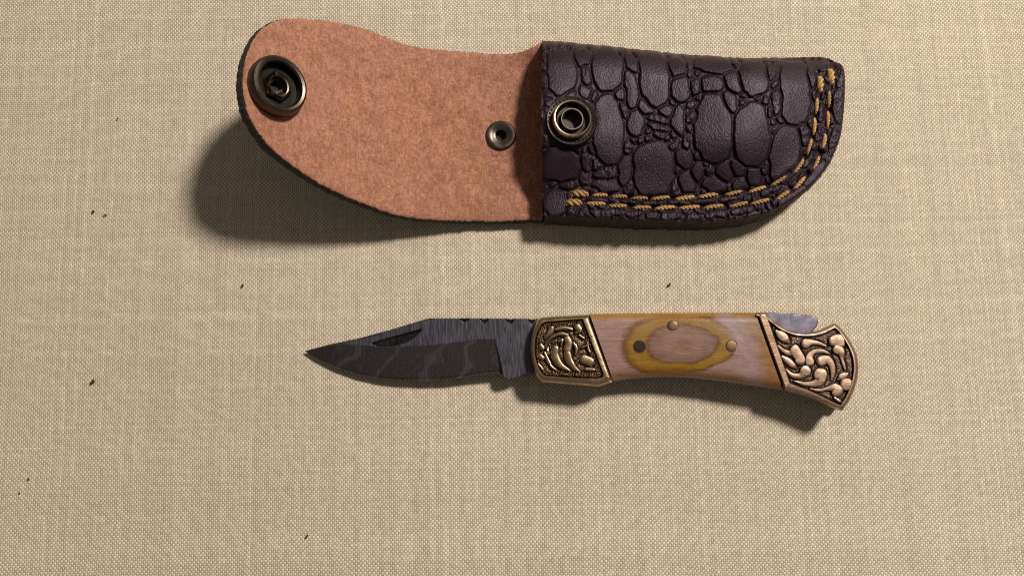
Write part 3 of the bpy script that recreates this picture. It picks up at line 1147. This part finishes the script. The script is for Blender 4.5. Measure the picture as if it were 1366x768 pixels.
for c, wd, dp in ((620, 8, 4.5), (646, 6.5, 6.0), (681, 8, 6.0), (709, 6, 6.0)):
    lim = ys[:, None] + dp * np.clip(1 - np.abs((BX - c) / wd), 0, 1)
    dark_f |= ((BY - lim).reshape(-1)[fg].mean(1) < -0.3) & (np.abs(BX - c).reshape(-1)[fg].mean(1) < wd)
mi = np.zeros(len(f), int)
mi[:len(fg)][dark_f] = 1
M_DARKSTEEL = make_metal('dark_steel', (0.030, 0.026, 0.028), (0.010, 0.008, 0.009), 0.55, 0.3, 0.9, 0.0001)  # rough darker steel for the nick, the notches and the clip spine
blade = mesh_obj('blade', np.vstack([V1.reshape(-1, 3), V2.reshape(-1, 3)]), f, [M_DAM, M_DARKSTEEL], knife, sharp=28, uv=np.vstack([uvb, uvb]), mat_idx=mi)
gr = (inb * (BY > ym)).reshape(-1).astype(np.float32)
att = blade.data.attributes.new('grind', 'FLOAT', 'POINT')
att.data.foreach_set('value', np.r_[gr, gr])
fix_normals(blade)
tag(blade, 'dark patterned clip-point blade with nail nick and notched spine')

# --- frame below the scales: liners and spring
hand_ol = [(716, 428), (724, 423), (786, 419.5), (1008, 417), (1021, 416.8), (1033, 428), (1050, 438.5), (1070, 443), (1091, 441), (1112, 431.5), (1119, 436), (1129, 448), (1138, 464), (1143, 478), (1143.5, 496), (1140, 515), (1132, 533), (1124, 545.5),
           (1113, 543), (1081, 529), (1046, 519.5), (1000, 511.5), (960, 506), (920, 502.5), (880, 501.5), (850, 503), (818, 507.5), (799, 514), (789, 513.5), (725, 508.5), (714, 497), (708.5, 476), (708, 460), (711, 442)]
hol = resample(hand_ol + [hand_ol[0]], 161)[:-1]
slab('liner', inset(hol, 1.2), lambda x, y: zmid(x) + 0.0019, lambda x, y: zmid(x) - 0.0019, 0.6, M_BLACK, knife)
slab('underside_scale', inset(hol, 1.0), lambda x, y: zmid(x) - 0.002, zbottom, 0.6, M_COPPERF, knife)
# --- lock bar in the scoop
lock = smooth_curve([(1019, 417.6), (1040, 417.6), (1062, 418.6), (1082, 421), (1089.5, 424), (1091, 429), (1088, 437), (1075, 447), (1045, 444), (1026, 430)], 90, closed=True)
slab('lock_bar', lock, lambda x, y: zmid(x) + 0.0030 + 0 * y, lambda x, y: zmid(x) - 0.0015, 1.6, M_STEEL, knife, segs=4)

# --- wooden scale (domed, contoured at both long edges)
W_top = smooth_curve([(786.5, 418.6), (840, 417.6), (900, 417.2), (960, 416.8), (1007.5, 416.8)], 170)
W_bot = smooth_curve([(818.5, 508.8), (836, 506.2), (860, 504), (890, 503.2), (920, 504.2), (960, 508), (1000, 513.8), (1045, 521)], 170)
W_lef = resample([(786.5, 418.6), (818.5, 508.8)], 80)
W_rig = resample([(1007.5, 416.8), (1045, 521)], 80)
G = coons(W_top, W_bot, W_lef, W_rig)
nu2, nv2 = G.shape[:2]
X2, Y2 = G[..., 0], G[..., 1]
v2 = np.linspace(0, 1, nv2)[None, :]
e1, e2 = np.clip(1 - v2 * 104 / 13.0, 0, 1), np.clip(1 - (1 - v2) * 100 / 20.0, 0, 1)
zt = ztop(X2) + 0.00012 - 0.0022 * (1 - np.sqrt(1 - e1**2 * 0.98)) - 0.0030 * (1 - np.sqrt(1 - e2**2 * 0.98)) - 0.0005 * (2 * v2 - 1) ** 2
zt = zt - 0.0007 * np.exp(-((X2 - 870) / 70.0) ** 2) * 0.4 + 0.00003 * vnoise(X2 / 12, Y2 / 12, 71)
Vt = P(X2, Y2, zt)
Vl = Vt.copy()
Vl[..., 2] = zmid(X2) + 0.0018
nb = nu2 * nv2
ring = [i * nv2 for i in range(nu2)] + [(nu2 - 1) * nv2 + j for j in range(1, nv2)] + [i * nv2 + nv2 - 1 for i in range(nu2 - 2, -1, -1)] + [j for j in range(nv2 - 2, 0, -1)]
f = [tuple(q) for q in grid_faces(nu2, nv2)] + [tuple(q[::-1]) for q in grid_faces(nu2, nv2, nb)] + [(a, b_, b_ + nb, a + nb) for a, b_ in zip(ring, ring[1:] + ring[:1])]
uvw = G.reshape(-1, 2) / 100.0
scale = mesh_obj('handle_scale', np.vstack([Vt.reshape(-1, 3), Vl.reshape(-1, 3)]), f, M_WOOD, knife, sharp=50, uv=np.vstack([uvw, uvw]))
fix_normals(scale)
tag(scale, 'mauve and mustard laminated wood handle scale')
M_PIN = make_metal('brass_pin', (0.17, 0.105, 0.06), (0.09, 0.055, 0.03), 0.42, 0.4, 0.5)
M_PIND = make_metal('dark_pin', (0.035, 0.024, 0.015), (0.02, 0.014, 0.01), 0.5, 0.4, 0.5)
for (x, y, r, hgt_, mt) in ((853, 462, 7.0, 0.1, M_PIND), (898, 434.5, 6.4, 0.7, M_PIN), (976, 461, 6.4, 0.4, M_PIN)):
    k = np.argmin((G[..., 0] - x) ** 2 + (G[..., 1] - y) ** 2)
    i, j = divmod(k, nv2)
    Mp = frame(x, y, zt[i, j], (0, 0.0, 1))
    pin = placed('pin', lathe([(r, -3), (r, hgt_ * 0.3 + 0.2), (r * 0.8, hgt_ * 0.75 + 0.3), (r * 0.45, hgt_ + 0.3), (0.01, hgt_ * 1.1 + 0.3)], 28), Mp, mt, scale, sharp=60)
    placed('pin_seat', lathe([(r + 1.0, 0.34), (r, 0.25), (r - 0.3, 0.2)], 28), Mp, M_DARK, pin)


# --- bolsters: rim, sunk floor, raised scrolls
def sides(lst, n=26):
    out = []
    for s in lst:
        q = smooth_curve(s, n) if len(s) > 2 else resample(s, n)
        out.append(q[:-1])
    return np.vstack(out)


def scroll_field(x, y, scrolls):
    best = np.full(np.shape(x), 1e9)
    for p in scrolls:
        p = np.asarray(p, float)
        q = smooth_curve(p, 30) if len(p) > 2 else (resample(p, 12) if len(p) > 1 else p)
        for cx_, cy_, r in q:
            best = np.minimum(best, np.hypot(x - cx_, y - cy_) - r)
    return best


def bolster(name, outer, inner, depth, mat, fmat, label, cham, scrolls, moat):
    o_, i_ = sides(outer, 40), sides(inner, 40)
    n = len(o_)
    o2 = inset(o_, cham)
    o1 = inset(o_, cham * 0.35)
    c = lambda q, dz: P(q[:, 0], q[:, 1], ztop(q[:, 0]) - dz)
    low = c(o_, 0.0022)
    base_ = low.copy()
    base_[:, 2] = zmid(o_[:, 0]) + 0.0018
    ring = [base_, low, c(o1, 0.0008), c(o2, 0.00012), c(inset(o_, cham + 1.2), 0.0)]
    ring += [c(inset(i_, -0.9), 0.0), c(inset(i_, -0.3), 0.00010), c(i_, 0.0003), c(inset(i_, 0.6), depth + moat)]
    f = []
    for k in range(len(ring) - 1):
        for a in range(n):
            b_ = (a + 1) % n
            f.append((k * n + a, k * n + b_, (k + 1) * n + b_, (k + 1) * n + a))
    ob = mesh_obj(name, np.vstack(ring), f, mat, knife, sharp=32)
    fix_normals(ob)
    tag(ob, label)
    q = inset(i_, 0.6)
    cen = q.mean(0)
    R = 60
    fl, gl, ff = [], [], []
    for k in range(R + 1):
        s = cen + (q - cen) * (1 - k / R * 0.997)
        d = scroll_field(s[:, 0], s[:, 1], scrolls)
        e = sdf_seg(s[:, 0], s[:, 1], np.vstack([i_, i_[:1]])[::3])
        d = np.minimum(d, e - 0.3)
        g = sstep(2.6, 0.7, d + 0.7 * vnoise(s[:, 0] / 4, s[:, 1] / 4, 83))
        gl.append(g)
        fl.append(P(s[:, 0], s[:, 1], ztop(s[:, 0]) - depth - moat * g + 0.00009 * vnoise(s[:, 0] / 1.6, s[:, 1] / 1.6, 81) * (1 - g)))
    for k in range(R):
        for a in range(n):
            b_ = (a + 1) % n
            ff.append((k * n + a, k * n + b_, (k + 1) * n + b_, (k + 1) * n + a))
    fo_ = mesh_obj('engraved_ground', np.vstack(fl), ff, fmat, ob)
    at_ = fo_.data.attributes.new('grime', 'FLOAT', 'POINT')
    at_.data.foreach_set('value', np.concatenate(gl).astype(np.float32))
    fix_normals(fo_)
    return ob


def relief_tube(name, pts, depth, height, mat, parent, n=22, flat=False):
    """raised scroll: a low rounded ridge along a path; pts = (px, py, half width)"""
    p = np.asarray(pts, float)
    if len(p) == 1:
        x, y, r = p[0]
        p = np.array([(x - r * .1, y, r), (x + r * .1, y, r)])
    q = smooth_curve(p, n) if len(p) > 2 else resample(p, n)
    d = np.gradient(q[:, :2], axis=0)
    d /= np.linalg.norm(d, axis=1, keepdims=True) + 1e-9
    # rounded caps
    ext, rad, dirs = [], [], []
    for s, at, sg in ((range(5, 0, -1), 0, -1), (None, None, 0), (range(1, 6), -1, 1)):
        if sg == 0:
            ext += [z_ for z_ in q[:, :2]]
            rad += list(q[:, 2])
            dirs += list(d)
        else:
            for k in s:
                a = k / 5 * math.pi / 2
                r = max(q[at, 2], 0.4)
                ext.append(q[at, :2] + sg * d[at] * r * math.sin(a))
                rad.append(max(r * math.cos(a), 0.02))
                dirs.append(d[at])
    ext, rad, dirs = np.array(ext), np.array(rad), np.array(dirs)
    nn = np.stack([-dirs[:, 1], dirs[:, 0]], -1)
    prof = [(-1.0, -0.6), (-1.0, 0.72), (-0.93, 0.93), (-0.8, 1.0), (0, 1.03), (0.8, 1.0), (0.93, 0.93), (1.0, 0.72), (1.0, -0.6)] if flat else [(-1.0, -0.6), (-0.97, 0.55), (-0.84, 0.86), (-0.5, 0.96), (0, 1.0), (0.5, 0.96), (0.84, 0.86), (0.97, 0.55), (1.0, -0.6)]
    vs = []
    rmax = rad.max()
    for a_, h in prof:
        s = ext + nn * (a_ * rad)[:, None]
        hh = height * (0.45 + 0.55 * np.minimum(1, rad / max(rmax * 0.8, 0.1))) * np.minimum(1, rad / 1.2)
        z_ = ztop(s[:, 0]) - depth + (h * hh if h > 0 else h * 0.0012)
        vs.append(P(s[:, 0], s[:, 1], z_))
    vs = np.stack(vs, 0)
    ob = mesh_obj(name, vs.reshape(-1, 3), grid_faces(*vs.shape[:2]), mat, parent)
    fix_normals(ob)
    if np.mean([pl.normal.z for pl in ob.data.polygons]) < 0:
        ob.data.flip_normals()
    return ob


fb_outer = [[(722, 423), (750, 421.2), (786, 419.5)], [(786, 419.5), (818, 506)], [(818, 506), (817.5, 509), (799, 515.5)], [(799, 515.5), (760, 513), (724, 510)],
            [(724, 510), (720.5, 508), (713, 497.5), (707, 476), (706.5, 460), (710, 441), (716, 428), (722, 423)]]
fb_inner = [[(728, 429.5), (752, 427.5), (777, 425.5)], [(777, 425.5), (805, 499)], [(805, 499), (803, 502.5), (796, 504.5)], [(796, 504.5), (760, 503), (727, 500.5)],
            [(727, 500.5), (723.5, 498), (718, 489), (714, 475), (713.5, 460), (716, 445), (722, 433), (728, 429.5)]]
D1 = 0.0011


def Z3(x, y, r):
    return (690 + x / 6.4, 410 + y / 6.4, r / 6.4 * 1.12)


FSC = [[Z3(*q) for q in p] for p in (
        [(235, 380, 8), (262, 450, 15), (312, 525, 5)],
        [(325, 350, 30), (322, 410, 34), (370, 490, 24), (462, 545, 5)],
        [(430, 395, 30), (445, 450, 30), (490, 515, 20), (540, 548, 6)],
        [(245, 300, 8), (300, 250, 13), (370, 222, 15), (430, 235, 12)],
        [(425, 262, 26), (440, 300, 30), (430, 350, 34)],
        [(240, 255, 14), (285, 200, 24), (290, 180, 26)],
        [(200, 325, 20), (215, 345, 20)],
        [(195, 415, 22), (215, 430, 20)],
        [(330, 185, 14), (400, 172, 16), (470, 185, 10)],
        [(515, 165, 28), (530, 185, 26)],
        [(570, 440, 38), (620, 460, 38)],
        [(480, 300, 10), (505, 345, 14), (500, 400, 9)],
        [(590, 525, 16), (660, 530, 12)],
        [(530, 235, 9), (570, 262, 8)],
        [(555, 340, 10), (590, 325, 8)],
        [(270, 470, 6), (300, 510, 10), (360, 545, 4)],
        [(250, 340, 6), (270, 400, 9), (262, 330, 5)],
        [(355, 290, 10), (385, 275, 12), (375, 320, 8)],
        [(300, 300, 8), (330, 280, 10)],
        [(500, 215, 10), (540, 205, 8)],
        [(520, 450, 8), (500, 480, 7)],
        [(180, 480, 9), (200, 505, 10), (240, 550, 5)],
        [(380, 565, 8), (430, 572, 8)],
        [(500, 572, 8), (545, 575, 7)],
        [(600, 300, 9), (610, 360, 10), (640, 400, 5)])]
fbol = bolster('front_bolster', fb_outer, fb_inner, D1, M_BRASS, make_ground('brass_ground', (0.33, 0.225, 0.125), (0.10, 0.064, 0.036)), 'gold-toned front bolster with claw-like raised engraving', 3.2, FSC, 0.0003)
for pts in FSC:
    relief_tube('raised_scroll', pts, D1, 0.00085, M_BRASS, fbol)
# beaded border
bm_v, bm_f = [], []
pan = sides(fb_inner)
bead_px = []
for dd, st in ((3.0, 3.0), (6.2, 3.4)):
    q = inset(pan, dd)
    L = resample(np.vstack([q, q[:1]]), int(np.sum(np.hypot(*np.diff(np.vstack([q, q[:1]]), axis=0).T)) / st))
    bead_px += [(x + random.uniform(-.6, .6), y + random.uniform(-.6, .6), random.uniform(1.2, 2.0)) for x, y in L]
for k in range(420):
    x, y = random.uniform(714, 800), random.uniform(430, 502)
    if scroll_field(np.array(x), np.array(y), FSC) > 1.0 and sdf_poly(np.array(x), np.array(y), pan[::4]) < -4 and not (x > 770 and y < 470 and random.random() < 0.85):
        bead_px.append((x, y, random.uniform(0.8, 1.5)))
bd = lathe([(1.0, -0.3), (0.85, 0.5), (0.45, 0.9), (0.01, 1.0)], 7)
for x, y, r in bead_px:
    Mb = frame(x, y, float(ztop(x)) - D1) @ Matrix.Diagonal((r, r, r * 1.6, 1))
    o0 = len(bm_v)
    bm_v += [Mb @ Vector(q) for q in bd[0]]
    bm_f += [tuple(i + o0 for i in q) for q in bd[1]]
be = mesh_obj('stippling', bm_v, bm_f, M_BRASS, fbol)
be['kind'] = 'stuff'

rb_outer = [[(1008.5, 417), (1015, 416.3), (1021, 416.2)], [(1021, 416.2), (1032, 427), (1050, 438), (1070.6, 443), (1091, 441), (1107, 434), (1113, 431)],
            [(1113, 431), (1119, 435), (1129, 447), (1139, 463.5), (1144, 477.6), (1145, 496), (1141, 516), (1133, 534), (1125, 546.5)],
            [(1125, 546.5), (1123, 547.5), (1113, 544)], [(1113, 544), (1081, 530.5), (1046, 520.5)], [(1046, 520.5), (1008.5, 417)]]
rb_inner = [[(1024, 423.5), (1024.7, 424), (1025.5, 425)], [(1025.5, 425), (1038, 437), (1058, 446.5), (1077, 448.5), (1095, 446), (1108, 440.5), (1114, 437.5)],
            [(1114, 437.5), (1118, 441), (1126, 452), (1134, 467), (1138, 480), (1138.5, 495), (1135, 512.5), (1128.5, 528), (1122, 538.5)],
            [(1122, 538.5), (1120.5, 539.5), (1113, 536.5)], [(1113, 536.5), (1084, 522.5), (1054, 511)], [(1054, 511), (1024, 423.5)]]
D2 = 0.0006


def Z6(x, y, r):
    return (1000 + x / 4.956, 405 + y / 4.956, r / 4.956 * 1.02)


RSC = [[Z6(*q) for q in p] for p in (
        [(175, 180, 8), (205, 205, 26), (235, 230, 26), (262, 258, 6)],
        [(188, 278, 6), (225, 310, 12), (265, 325, 18), (300, 305, 34)],
        [(300, 310, 34), (330, 355, 32), (335, 372, 34)],
        [(215, 348, 8), (250, 375, 20), (285, 405, 18), (312, 425, 5)],
        [(240, 432, 5), (280, 470, 13), (335, 475, 20), (368, 445, 38)],
        [(372, 262, 32), (410, 255, 18), (460, 262, 11), (505, 280, 6)],
        [(398, 385, 30), (395, 350, 22), (425, 318, 15), (480, 312, 12), (530, 330, 4)],
        [(475, 378, 34), (515, 370, 26), (545, 410, 20), (550, 460, 14), (540, 505, 5)],
        [(468, 470, 46), (460, 510, 34), (420, 528, 20), (360, 528, 11), (295, 510, 4)],
        [(555, 245, 34), (592, 235, 34), (600, 265, 30)],
        [(578, 300, 30), (605, 320, 26), (610, 360, 11), (622, 400, 10), (632, 435, 6)],
        [(585, 500, 8), (612, 480, 22), (645, 465, 10)],
        [(640, 533, 40)],
        [(578, 575, 40), (560, 555, 30), (515, 560, 12), (460, 572, 9), (400, 560, 4)],
        [(560, 620, 6), (590, 640, 9), (605, 650, 5)])]
rbol = bolster('rear_bolster', rb_outer, rb_inner, D2, M_COPPER, make_ground('bronze_ground', (0.24, 0.165, 0.125), (0.09, 0.06, 0.045)), 'bronze-toned rear bolster with raised leaf scrolls and a thumb scoop', 2.6, RSC, 0.00045)
for pts in RSC:
    relief_tube('raised_scroll', pts, D2, 0.00046, M_COPPER, rbol, flat=True)

# ------------------------------------------------------------------ flecks lying on the cloth
FL = [(123.5, 509, 3.8, 2.2, 'dark lint fleck on bare cloth straight below the flap shadow, at far left'),
      (124, 282.5, 2.2, 1.5, 'dark speck left of the flap shadow, darker one of a close pair'),
      (140, 287, 2.6, 0.9, 'faint brown fibre left of the flap shadow, lighter one of a close pair'),
      (323.5, 380.5, 1.9, 1.4, 'tiny dark speck on cloth just below the flap shadow'),
      (892, 380.5, 3.6, 1.6, 'dark lint fleck on cloth between the sheath and the handle'),
      (409, 715, 2.8, 1.1, 'brown lint fleck near the lower edge below the blade tip'),
      (38, 638.5, 1.3, 1.1, 'tiny dark speck in the lower left corner, upper one'),
      (26, 657, 1.2, 0.9, 'tiny brown speck in the lower left corner, lower one'),
      (156.5, 158.5, 1.4, 0.9, 'tiny brown speck on cloth above the pair by the flap shadow')]
for k, (x, y, a, b_, lab) in enumerate(FL):
    bm = bmesh.new()
    bmesh.ops.create_icosphere(bm, subdivisions=2, radius=1.0)
    for q in bm.verts:
        s = 1 + 0.45 * random.uniform(-1, 1)
        q.co = Vector((q.co.x * a * S * s, q.co.y * b_ * S * s + 0.25 * q.co.x * q.co.x * b_ * S, max(-0.2, q.co.z * 0.8) * S * 1.2 * s))
    me = bpy.data.meshes.new('lint_fleck')
    bm.to_mesh(me)
    bm.free()
    me.materials.append(M_LINT)
    o = bpy.data.objects.new('lint_fleck', me)
    o.location = P(x, y, 0.00012)
    o.rotation_euler = (0, 0, random.uniform(0.2, 1.0))
    COL.objects.link(o)
    tag(o, lab, 'lint', 'flecks of lint on the cloth')
